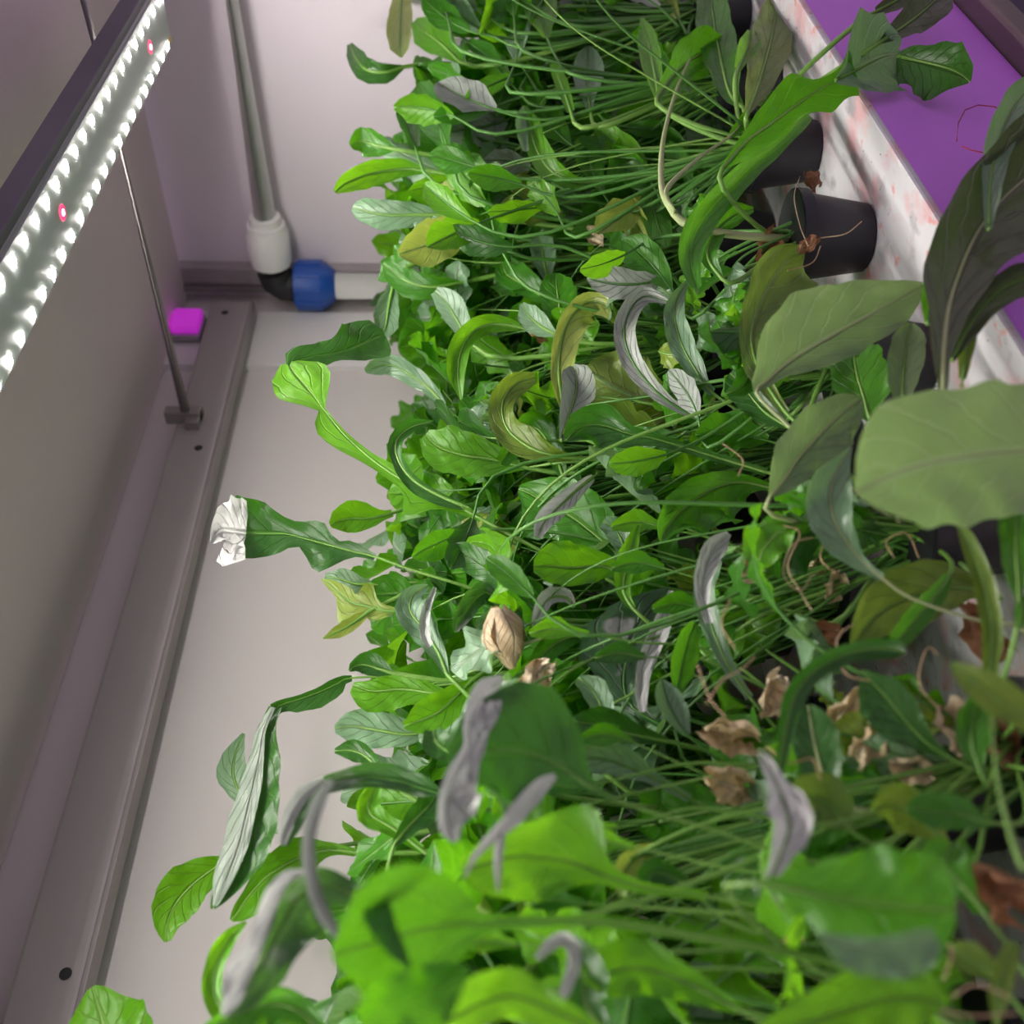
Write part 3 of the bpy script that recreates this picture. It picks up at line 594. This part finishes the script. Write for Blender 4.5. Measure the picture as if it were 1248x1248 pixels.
H([(1242,735,3,3),(1240,700,10,14),(1238,660,14,18),(1240,625,18,20),(1248,605,6,6)], .265, .26, 'green', 12, 12, .06)
H([(1240,770,3,3),(1245,745,12,8),(1252,728,12,8)], .265, .265, 'green', 12, 12, .06)
# lower right tangle
H([(1215,730,4,4),(1185,718,16,12),(1150,718,34,26),(1110,728,40,36),(1070,748,30,36),(1045,778,10,12),(1038,788,3,3)], .34, .335, 'olive', 14, 16, .1, stalk='stalk')
H([(1160,695,3,3),(1145,720,10,10),(1120,750,14,14),(1095,780,12,12),(1080,800,3,3)], .325, .325, 'green', 16, 16, .08)
H([(1180,935,3,3),(1160,925,4,4),(1132,907,10,12),(1105,880,22,32),(1080,850,26,36),(1060,828,12,18),(1050,817,3,3)], .325, .315, 'dark', 12, 14, .06, stalk='stalk')
H([(945,960,4,4),(955,905,10,8),(966,855,13,12),(990,820,13,12),(1030,798,12,12),(1068,790,13,12),(1097,793,10,12),(1104,796,3,3)], .30, .285, 'dark', 30, 30, .08, stalk='stalk')
H([(1225,840,5,5),(1208,825,9,8),(1209,765,13,12),(1197,705,13,12),(1180,660,9,9),(1168,634,3,3)], .285, .275, 'olive', 22, 22, .05, stalk='stalk')
H([(1300,900,5,5),(1262,880,20,16),(1215,852,26,20),(1180,826,18,14),(1160,808,3,3)], .245, .24, 'olive', 16, 16, .06)
H([(1248,1060,3,3),(1230,1010,3,3),(1214,940,3,3),(1208,860,4,4)], .248, .245, 'olive', 10, 10, .05, root=False, rad=5)
H([(1020,970,4,4),(1005,950,22,22),(995,915,30,26),(988,880,24,22),(985,860,6,6)], .335, .33, 'dark', 16, 16, .1, stalk='stalkp')
H([(935,1080,4,4),(950,1045,14,12),(962,1010,26,20),(958,985,28,22),(946,955,12,10),(934,930,8,7),(924,915,2,2)], .27, .265, 'grey', 18, 25, .12, root=False)
H([(925,1076,3,3),(965,1084,16,20),(1005,1092,50,42),(1060,1100,78,64),(1110,1105,78,66),(1145,1108,62,62),(1165,1110,14,24)], .262, .252, 'green', -22, 14, .12)
H([(1000,1140,4,4),(1030,1150,26,10),(1070,1155,34,12),(1110,1150,34,14),(1140,1140,12,10)], .249, .246, 'pale', 18, 14, .15, root=False, tube=False)
H([(900,1290,10,10),(960,1258,30,26),(1010,1238,44,34),(1060,1222,52,40),(1110,1216,50,40),(1140,1222,20,20),(1150,1228,4,4)], .275, .27, 'bright', 14, 14, .1)
H([(1160,1040,3,3),(1140,1015,12,12),(1110,992,30,26),(1085,982,28,26),(1068,985,10,12),(1062,988,3,3)], .31, .305, 'olive', 14, 14, .06)
H([(1225,1005,3,3),(1195,1000,8,8),(1170,992,20,18),(1135,988,24,20),(1110,985,12,10),(1104,985,3,3)], .295, .29, 'dark', 14, 14, .06)
H([(1040,1015,3,3),(1020,990,26,22),(1000,975,34,28),(975,975,24,24),(960,985,5,5)], .33, .33, 'olive', 14, 14, .1)
H([(1195,940,3,3),(1185,910,20,16),(1185,880,22,18),(1192,855,12,10),(1198,845,3,3)], .30, .30, 'green', 14, 14, .08)
H([(1215,1248,4,4),(1218,1210,12,12),(1228,1170,12,12),(1238,1150,5,5)], .28, .28, 'olive', 14, 14, .05)
H([(1190,1100,3,3),(1165,1070,24,22),(1150,1050,30,28),(1160,1030,14,14)], .285, .285, 'green', 14, 14, .05)
H([(1215,1195,3,3),(1200,1180,16,14),(1175,1165,22,18),(1160,1150,5,5)], .29, .29, 'olive', 14, 14, .05)
# extra stalks crossing the lower half
for (a, b, c, Y) in (((1010,905),(880,800),(700,770),.40),((1000,870),(860,805),(780,800),.39),((990,830),(900,770),(850,740),.40),((1000,1010),(860,985),(740,1010),.35),((1030,1075),(900,1060),(760,1030),.34),((1020,1120),(850,1110),(700,1100),.345),((1000,1150),(820,1160),(620,1150),.33),((1010,1185),(860,1180),(700,1210),.33),((980,940),(850,930),(700,960),.37),((960,990),(850,940),(760,900),.38),((1000,760),(900,720),(800,690),.40),((980,700),(880,660),(800,640),.41)):
    H([(*a,3,3),(*b,3,3),(0.4*b[0]+0.6*c[0],0.4*b[1]+0.6*c[1],3,3),(*c,6,5),(c[0]-25,c[1]-4,16,14),(c[0]-55,c[1]+2,4,5)], Y, Y, rnd.choice(['green','dark','bright']), 18, 18, .12, rad=3.2)

# more small leaves facing the aisle, wherever the stand is still open
for (x0, x1, y0, y1, Yd) in ((588, 648, 740, 815, .42), (860, 925, 865, 985, .365), (1005, 1065, 835, 900, .34), (975, 1030, 670, 725, .37)):
    for xx in range(x0, x1, 6):
        for yy in range(y0, y1, 6): hd_mark(unproj(xx, yy, Yd))
HDM = HD.copy()
def free_at(x, y):
    i, j = int(x//CELL)+15, int(y//CELL)+15
    return 0 <= i < HD.shape[0] and 0 <= j < HD.shape[1] and HDM[i, j] > 8.9
cand = [(x, y) for x in range(470, 900, 30) for y in range(-20, 1000, 34)]+[(x, y) for x in range(485, 880, 24) for y in range(-30, 230, 24)]
rnd.shuffle(cand); nsm = 0
for (x, y) in cand:
    x += rnd.uniform(-14, 14); y += rnd.uniform(-14, 14)
    yc = min(max(y, 0), 1248)
    left = 480 if yc < 420 else 505 if yc < 620 else 470
    if x < left+10: continue
    ang = math.radians(rnd.gauss(180, 48)); Ln = rnd.uniform(48, 84)*(1+.25*yc/1248); W = Ln*rnd.uniform(.2, .33)
    dx, dy = math.cos(ang), math.sin(ang); bend = rnd.uniform(-.5, .5)
    P = []
    for t, wf in ((-.55, 0), (-.15, 0), (0, .35), (.25, .8), (.5, 1), (.75, .85), (.93, .45), (1, .1)):
        px, py = x+Ln*(dx*(t-.4)-dy*bend*t*t*.6), y+Ln*(dy*(t-.4)+dx*bend*t*t*.6)
        P.append((px, py, max(2.5, W*wf*rnd.uniform(.9, 1.1)), max(2.5, W*wf*rnd.uniform(.9, 1.1))))
    if not all(free_at(q[0], q[1]) for q in P[2:]) or nsm > 260: continue
    if any(q[0] < left for q in P[2:]): continue
    far = max(0, 150-yc)/150
    Y = rnd.uniform(.375, .46)*(1-far)+rnd.uniform(.335, .352)*far
    if x > 760: Y = min(Y, .39)
    mt = rnd.choice(['green']*9+['dark']*3+['bright']*4+['pale']*3+['slate']+['yellow'])
    H(P, Y, Y+rnd.uniform(-.012, .012), mt, rnd.uniform(-5, 32), rnd.uniform(-5, 32), rnd.uniform(.08, .3), tilt=rnd.uniform(-35, 35), n=14, rad=1.9, stalk='stalkd')
    nsm += 1
print('small leaves', nsm)


# ------------------------------------------------------------------ loose growth: every plant gets more leaves
def proto(seed, kind):
    r = random.Random(seed)
    Ltot = r.uniform(*((.12, .25) if kind < 24 else (.24, .35) if kind < 46 else (.05, .13))); bl = r.uniform(*((.040, .072) if kind < 46 else (.025, .045))); W = bl*r.uniform(.25, .40)
    th0 = math.radians(r.uniform(4, 26)); th1 = math.radians(r.choice([r.uniform(25, 60), r.uniform(50, 110), r.uniform(90, 165)]))
    n = 26; C = []; p = Vector((0, 0, 0)); ds = Ltot/(n-1); sway = r.uniform(-.35, .35)
    for i in range(n):
        t = i/(n-1); C.append(p.copy())
        th = th0+(th1-th0)*max(0, (t-.35)/.65)**1.8
        p = p+Vector((math.sin(th), sway*math.sin(th)*t, math.cos(th)))*ds
    i0 = max(2, int((1-bl/Ltot)*(n-1)))
    nb = 20
    idx = np.linspace(i0, n-1, nb)
    Cb = [C[int(math.floor(q))].lerp(C[min(n-1, int(math.floor(q))+1)], q-math.floor(q)) for q in idx]
    tw = math.radians(r.choice([0, 0, r.uniform(-80, 80), r.uniform(-40, 40)])); tw2 = math.radians(r.uniform(-50, 50))
    T, S, Nn, wa, wb = [], [], [], [], []
    lob = r.random() < .35; peak = r.uniform(.5, .72)
    for i in range(nb):
        t = (Cb[min(i+1, nb-1)]-Cb[max(i-1, 0)]).normalized()
        s = t.cross(Vector((-t.z, 0, t.x))).normalized() if abs(t.y) < .9 else Vector((0, 1, 0))
        s = Vector((0, 1, 0)) - t*t.y; s.normalize(); nn = s.cross(t).normalized()
        a = tw+tw2*i/(nb-1)
        T.append(t); S.append(s*math.cos(a)+nn*math.sin(a)); Nn.append(nn*math.cos(a)-s*math.sin(a))
        v = i/(nb-1)
        x = (v/peak)*.5 if v < peak else .5+.5*(v-peak)/(1-peak)
        w0 = W*(math.sin(math.pi*min(1, max(0, x)))**.62)
        if lob and v < .55: 
            w1 = w0*(.72+.32*math.sin(v*16+seed)); w2 = w0*(.72+.32*math.sin(v*16+seed+.7))
        else: w1 = w2 = w0
        wa.append(max(w1*r.uniform(.97, 1.03), .0006)); wb.append(max(w2*r.uniform(.97, 1.03), .0006))
    me = blade_data(Cb, T, S, Nn, wa, wb, math.radians(r.uniform(-15, 45)), math.radians(r.uniform(-15, 45)), r.uniform(.1, .38), seed, 3, r.uniform(0, .4), .07)
    me.materials.append(M['green'])
    r0 = r.uniform(.0009, .0015)
    st = tube_data([c-Vector((0, 0, .0005)) for c in C[:-1]], [r0*(1-.55*i/(n-1)) for i in range(n-1)], 5)
    st.materials.append(M['stalk'])
    samp = [Cb[i]+S[i]*(k*(wa[i] if k > 0 else wb[i])) for i in range(1, nb, 4) for k in (-1, 0, 1)]
    ssamp = [C[i] for i in range(10, i0, 2)]
    return me, st, samp, ssamp
PROTO = [proto(100+i, i) for i in range(62)]
WALLB = [(-100, 470), (0, 478), (60, 474), (110, 470), (150, 452), (240, 440), (300, 450), (380, 450), (430, 478), (480, 486), (540, 470), (590, 445), (650, 425), (700, 410), (780, 424), (830, 428), (900, 412), (950, 420), (1000, 362), (1040, 340), (1100, 310), (1180, 270), (1248, 255), (1500, 180)]
TRAYB = [(-100, 925), (0, 925), (100, 915), (150, 905), (215, 905), (235, 900), (300, 895), (350, 925), (450, 1000), (500, 1100), (600, 1240), (700, 1400), (1600, 1500)]
WB = np.array(WALLB, float); TB = np.array(TRAYB, float)
def allowed(q, front_ok):
    x, y, z = proj(q)
    if z < 0.30: return False
    if y < -250 or y > 1500: return True
    if x < np.interp(y, WB[:, 0], WB[:, 1]): return False
    if x > np.interp(y, TB[:, 0], TB[:, 1]): return False
    i, j = int(x//CELL)+15, int(y//CELL)+15
    if 0 <= i < HD.shape[0] and 0 <= j < HD.shape[1] and HD[i, j] < 8.9 and z < HD[i, j]+0.004: return False
    return True
def behind(q):
    x, y, z = proj(q); i, j = int(x//CELL)+15, int(y//CELL)+15
    return not (0 <= i < HD.shape[0] and 0 <= j < HD.shape[1] and HD[i, j] < 8.9 and z < HD[i, j])
FILL = [('green', 52), ('dark', 12), ('bright', 17), ('pale', 14), ('yellow', 2), ('olive', 3)]
BAG = [k for k, c in FILL for _ in range(c)]
nfill = 0
PER = {0: 44, 1: 58, 2: 58, 3: 54}
for q in POTS:
    x0, y0, P, cnt, ri, ci = q
    for k in range(PER[ri] if (ri, ci) != (0, 3) else 6):
        for tr_ in range(18):
            me, st, samp, ssamp = PROTO[rnd.randrange(46, 62) if k < 10 else rnd.randrange(24, 46) if k > 34 else rnd.randrange(62)]
            az = rnd.uniform(0, 2*math.pi); s = rnd.uniform(.8, 1.12)
            lx, ly = rnd.uniform(-.22, .22), rnd.uniform(-.22, .22)
            off = Vector((rnd.uniform(-.012, .012), rnd.uniform(-.012, .012), 0))
            Rm = Matrix.Rotation(lx, 3, 'X') @ Matrix.Rotation(ly, 3, 'Y') @ Matrix.Rotation(az, 3, 'Z')
            po = Vector((x0, y0, ZT+.042))+off
            W3 = [Rm @ (c*s)+po for c in samp]
            if max(c.z for c in W3) > .2 or max(c.y for c in W3) > .725 or max(c.x for c in W3) > 1.06: continue
            if not all(allowed(c, ri == 0) for c in W3): continue
            if tr_ < 11 and not all(behind(Rm @ (c*s)+po) for c in ssamp): continue
            lf = link('leaf', me, None, P); lf.location = off; lf.rotation_euler = Rm.to_euler(); lf.scale = (s, s, s)
            mt = BAG[rnd.randrange(len(BAG))]
            lf.material_slots[0].link = 'OBJECT'; lf.material_slots[0].material = M[mt]
            so = link('stalk', st, None, lf)
            so.material_slots[0].link = 'OBJECT'; so.material_slots[0].material = M['stalkd' if rnd.random() < .65 else 'stalk']
            nfill += 1; q[3] += 1
            break
# ------------------------------------------------------------------ dried leaves, bud and rootlets
def crumple(seed, size):
    r = random.Random(seed); n = 11; vs = []; uvs = []; fs = []
    ph = [r.uniform(0, 6) for _ in range(6)]
    for i in range(n):
        for j in range(n):
            u, v = i/(n-1)*2-1, j/(n-1)*2-1
            rr = (1-abs(v)**2.2*.55)
            x = u*rr*.62; y = v
            z = .30*math.sin(3.1*u+ph[0])+.22*math.sin(4.3*v+ph[1]+u*2)+.16*math.sin(7*u+5*v+ph[2])+.45*u*u
            x += .10*math.sin(6*v+ph[3]); y += .10*math.sin(5*u+ph[4])
            vs.append(Vector((x, y, z))*size*.5+Vector([r.uniform(-.04, .04)*size for _ in range(3)])); uvs.append((u*.5+.5, v*.5+.5))
    for i in range(n-1):
        for j in range(n-1): fs.append((i*n+j, (i+1)*n+j, (i+1)*n+j+1, i*n+j+1))
    me = mesh(vs, fs, True); uvset(me, uvs); return me
DRY = [ # x, y, size px, Y, material, label
 (890, 895, 60, .375, 'dried', 'crumpled tan dried leaf caught between stalks at middle of stand'),
 (885, 955, 62, .37, 'dried', 'thin folded tan dried leaf under the other crumpled one'),
 (1035, 865, 62, .345, 'dried', 'large pale dried leaf beside the dark green oval leaf'),
 (1060, 905, 50, .34, 'dried', 'pointed dry leaf hanging below the large pale dried leaf'),
 (1000, 770, 44, .37, 'rust', 'small brown curled dried leaf between the stalks'),
 (990, 690, 34, .38, 'dried', 'tan shrivelled dried leaf with round hole'),
 (1015, 715, 34, .37, 'dried', 'little beige dried leaf beside the one with hole'),
 (915, 690, 44, .39, 'dried', 'tan dried leaf behind the grey drooping leaf tip'),
 (940, 850, 50, .37, 'dried', 'pale dried leaf lying beneath the crossing stalks'),
 (650, 832, 56, .42, 'dried', 'flat tan dried leaf strip under the papery bud'),
 (1160, 890, 56, .33, 'dried', 'pinkish dry leaf on soil by the right edge'),
 (1195, 770, 70, .345, 'rust', 'brown dry leaf beside the black pot'),
 (1215, 905, 60, .33, 'rust', 'rust brown dry leaf near the lower right edge'),
 (725, 290, 26, .42, 'dried', 'small withered yellow brown leaf high among green leaves'),
 (990, 222, 26, .315, 'rust', 'orange dried leaf on the far front pot rim'),
 (985, 298, 24, .312, 'rust', 'pink brown dried leaf at the rim of nearest far pot'),
 (935, 300, 40, .345, 'rust', 'dark brown dead leaf litter beside the bare black pot'),
 (1215, 1085, 80, .30, 'rust', 'dark rust dried leaf at the lower right corner'),
 (960, 1130, 36, .34, 'dried', 'small tan dried leaf under the bottom stalks'),
 (1110, 935, 44, .34, 'dried', 'wrinkled dried leaf hanging over the black gap'),
 (655, 405, 26, .46, 'rust', 'small brown dried leaf behind the curled bright leaf'),
 (580, 525, 30, .48, 'dried', 'pale pinkish dried leaf deep in the canopy'),
]
for k, (x, y, s, Y, mt, lab) in enumerate(DRY):
    p = unproj(x, y, Y); sz = s*p.dot(FWD)/FPX*1.15
    o = link('dried_leaf', crumple(900+k, sz), M[mt]); o.location = p
    o.rotation_euler = (cam.matrix_world.to_3x3() @ Matrix.Rotation(rnd.uniform(0, 6), 3, 'Z') @ Matrix.Rotation(rnd.uniform(-.7, .7), 3, 'X')).to_euler()
    tag(o, lab, 'dried leaf', 'dried leaves in the stand')
# papery bud on a bent stalk
def bud():
    P = min(POTS, key=lambda q: (q[0]-unproj(760, 765, .44).x)**2+(q[1]-.44)**2)
    po = Vector((P[0], P[1], ZT+.042))
    c = unproj(616, 777, .425); s = c.dot(FWD)/FPX
    root = empty('dried_bud', c); tag(root, 'papery tan dried bud hanging among green leaves', 'dried bud')
    for k in range(7):
        vs = []; uvs = []; fs = []; n = 9; a0 = 2*math.pi*k/7; r = random.Random(50+k)
        ext = r.uniform(.85, 1.1); rad = 27*s*r.uniform(.75, 1.0)
        for i in range(n):
            v = i/(n-1); prof = math.sin(math.pi*(.10+.84*v)**.9)
            for j in range(7):
                a = a0+(j/6-.5)*1.55
                rr = rad*prof*(1+.12*math.sin(5*a+9*v+k))
                vs.append(Vector((rr*math.cos(a), rr*math.sin(a), (v*2-1)*36*s*ext))); uvs.append((j/6, v))
        for i in range(n-1):
            for j in range(6): fs.append((i*7+j, i*7+j+1, (i+1)*7+j+1, (i+1)*7+j))
        me = mesh(vs, fs, True); uvset(me, uvs); o = link('petal', me, M['dried'], root)
    Rm = cam.matrix_world.to_3x3() @ Matrix.Rotation(math.radians(-60), 3, 'Z') @ Matrix.Rotation(math.radians(90), 3, 'Y') @ Matrix.Rotation(.3, 3, 'X')
    root.rotation_euler = Rm.to_euler()
    tb = link('stalk', tube_data([Rm.inverted() @ (unproj(x, y, .43)-c) for x, y in ((628, 800), (640, 785), (665, 776), (700, 772), (740, 762), (790, 790), (860, 830))], .0009, 6), M['stalkp'], root)
bud()
# rootlets and dead tendrils hanging between the stalks
RT = [((955,640),(975,650),(960,690),(975,720),(990,745)), ((1090,680),(1080,660),(1105,650),(1120,680)), ((860,860),(880,830),(905,815),(920,800)), ((850,810),(865,850),(885,875)),
      ((990,700),(975,720),(955,700),(965,665),(990,655)), ((1040,760),(1020,780),(1030,820),(1060,830)), ((1145,800),(1130,790),(1120,830),(1140,860)), ((935,910),(960,930),(990,925),(1000,950)),
      ((1150,1195),(1160,1160),(1150,1140),(1165,1120)), ((1160,1215),(1190,1200),(1230,1215)), ((1010,650),(1000,680),(1020,700)), ((1130,1225),(1180,1238),(1240,1235)),
      ((880,540),(905,560),(900,580)), ((1000,290),(1030,285),(1050,270)), ((975,215),(968,240),(975,275),(985,300)), ((960,330),(990,320),(1000,300)), ((890,730),(880,760),(895,790)), ((1070,1140),(1100,1170),(1090,1200))]
RL = ['pale looping rootlet by the shrivelled leaves', 'thin tendril under the big soft leaf', 'fine tan root arching in the dark gap', 'short root strand beside the dark gap', 'rootlet circling near the dried leaves', 'hooked rootlet behind the olive leaf',
      'rootlet coil beside the black pot', 'root strand below the tan dried leaf', 'curly rust rootlet at lower right', 'rust root lying near the bottom right corner', 'short pale rootlet near the leaf with midrib', 'long thin root along the bottom edge',
      'fine dead tendril among the upper stalks', 'dead orange tendril crossing the bare pot', 'dead stem bent over the pot rim', 'reddish tendril on the bare pot', 'short hanging rootlet behind the grey leaf', 'rootlet under the soft foreground leaf']
for k, pts in enumerate(RT):
    Y = .365-.00007*(pts[0][1]) if pts[0][1] > 400 else .312
    R = catmull([(*p, rnd.uniform(-.006, .006)) for p in pts], 24)
    P3 = [unproj(a, b, Y+c) for a, b, c in R]
    tag(link('rootlet', tube_data(P3, .00034, 5), M['root']), RL[k], 'root', 'rootlets and dead tendrils')
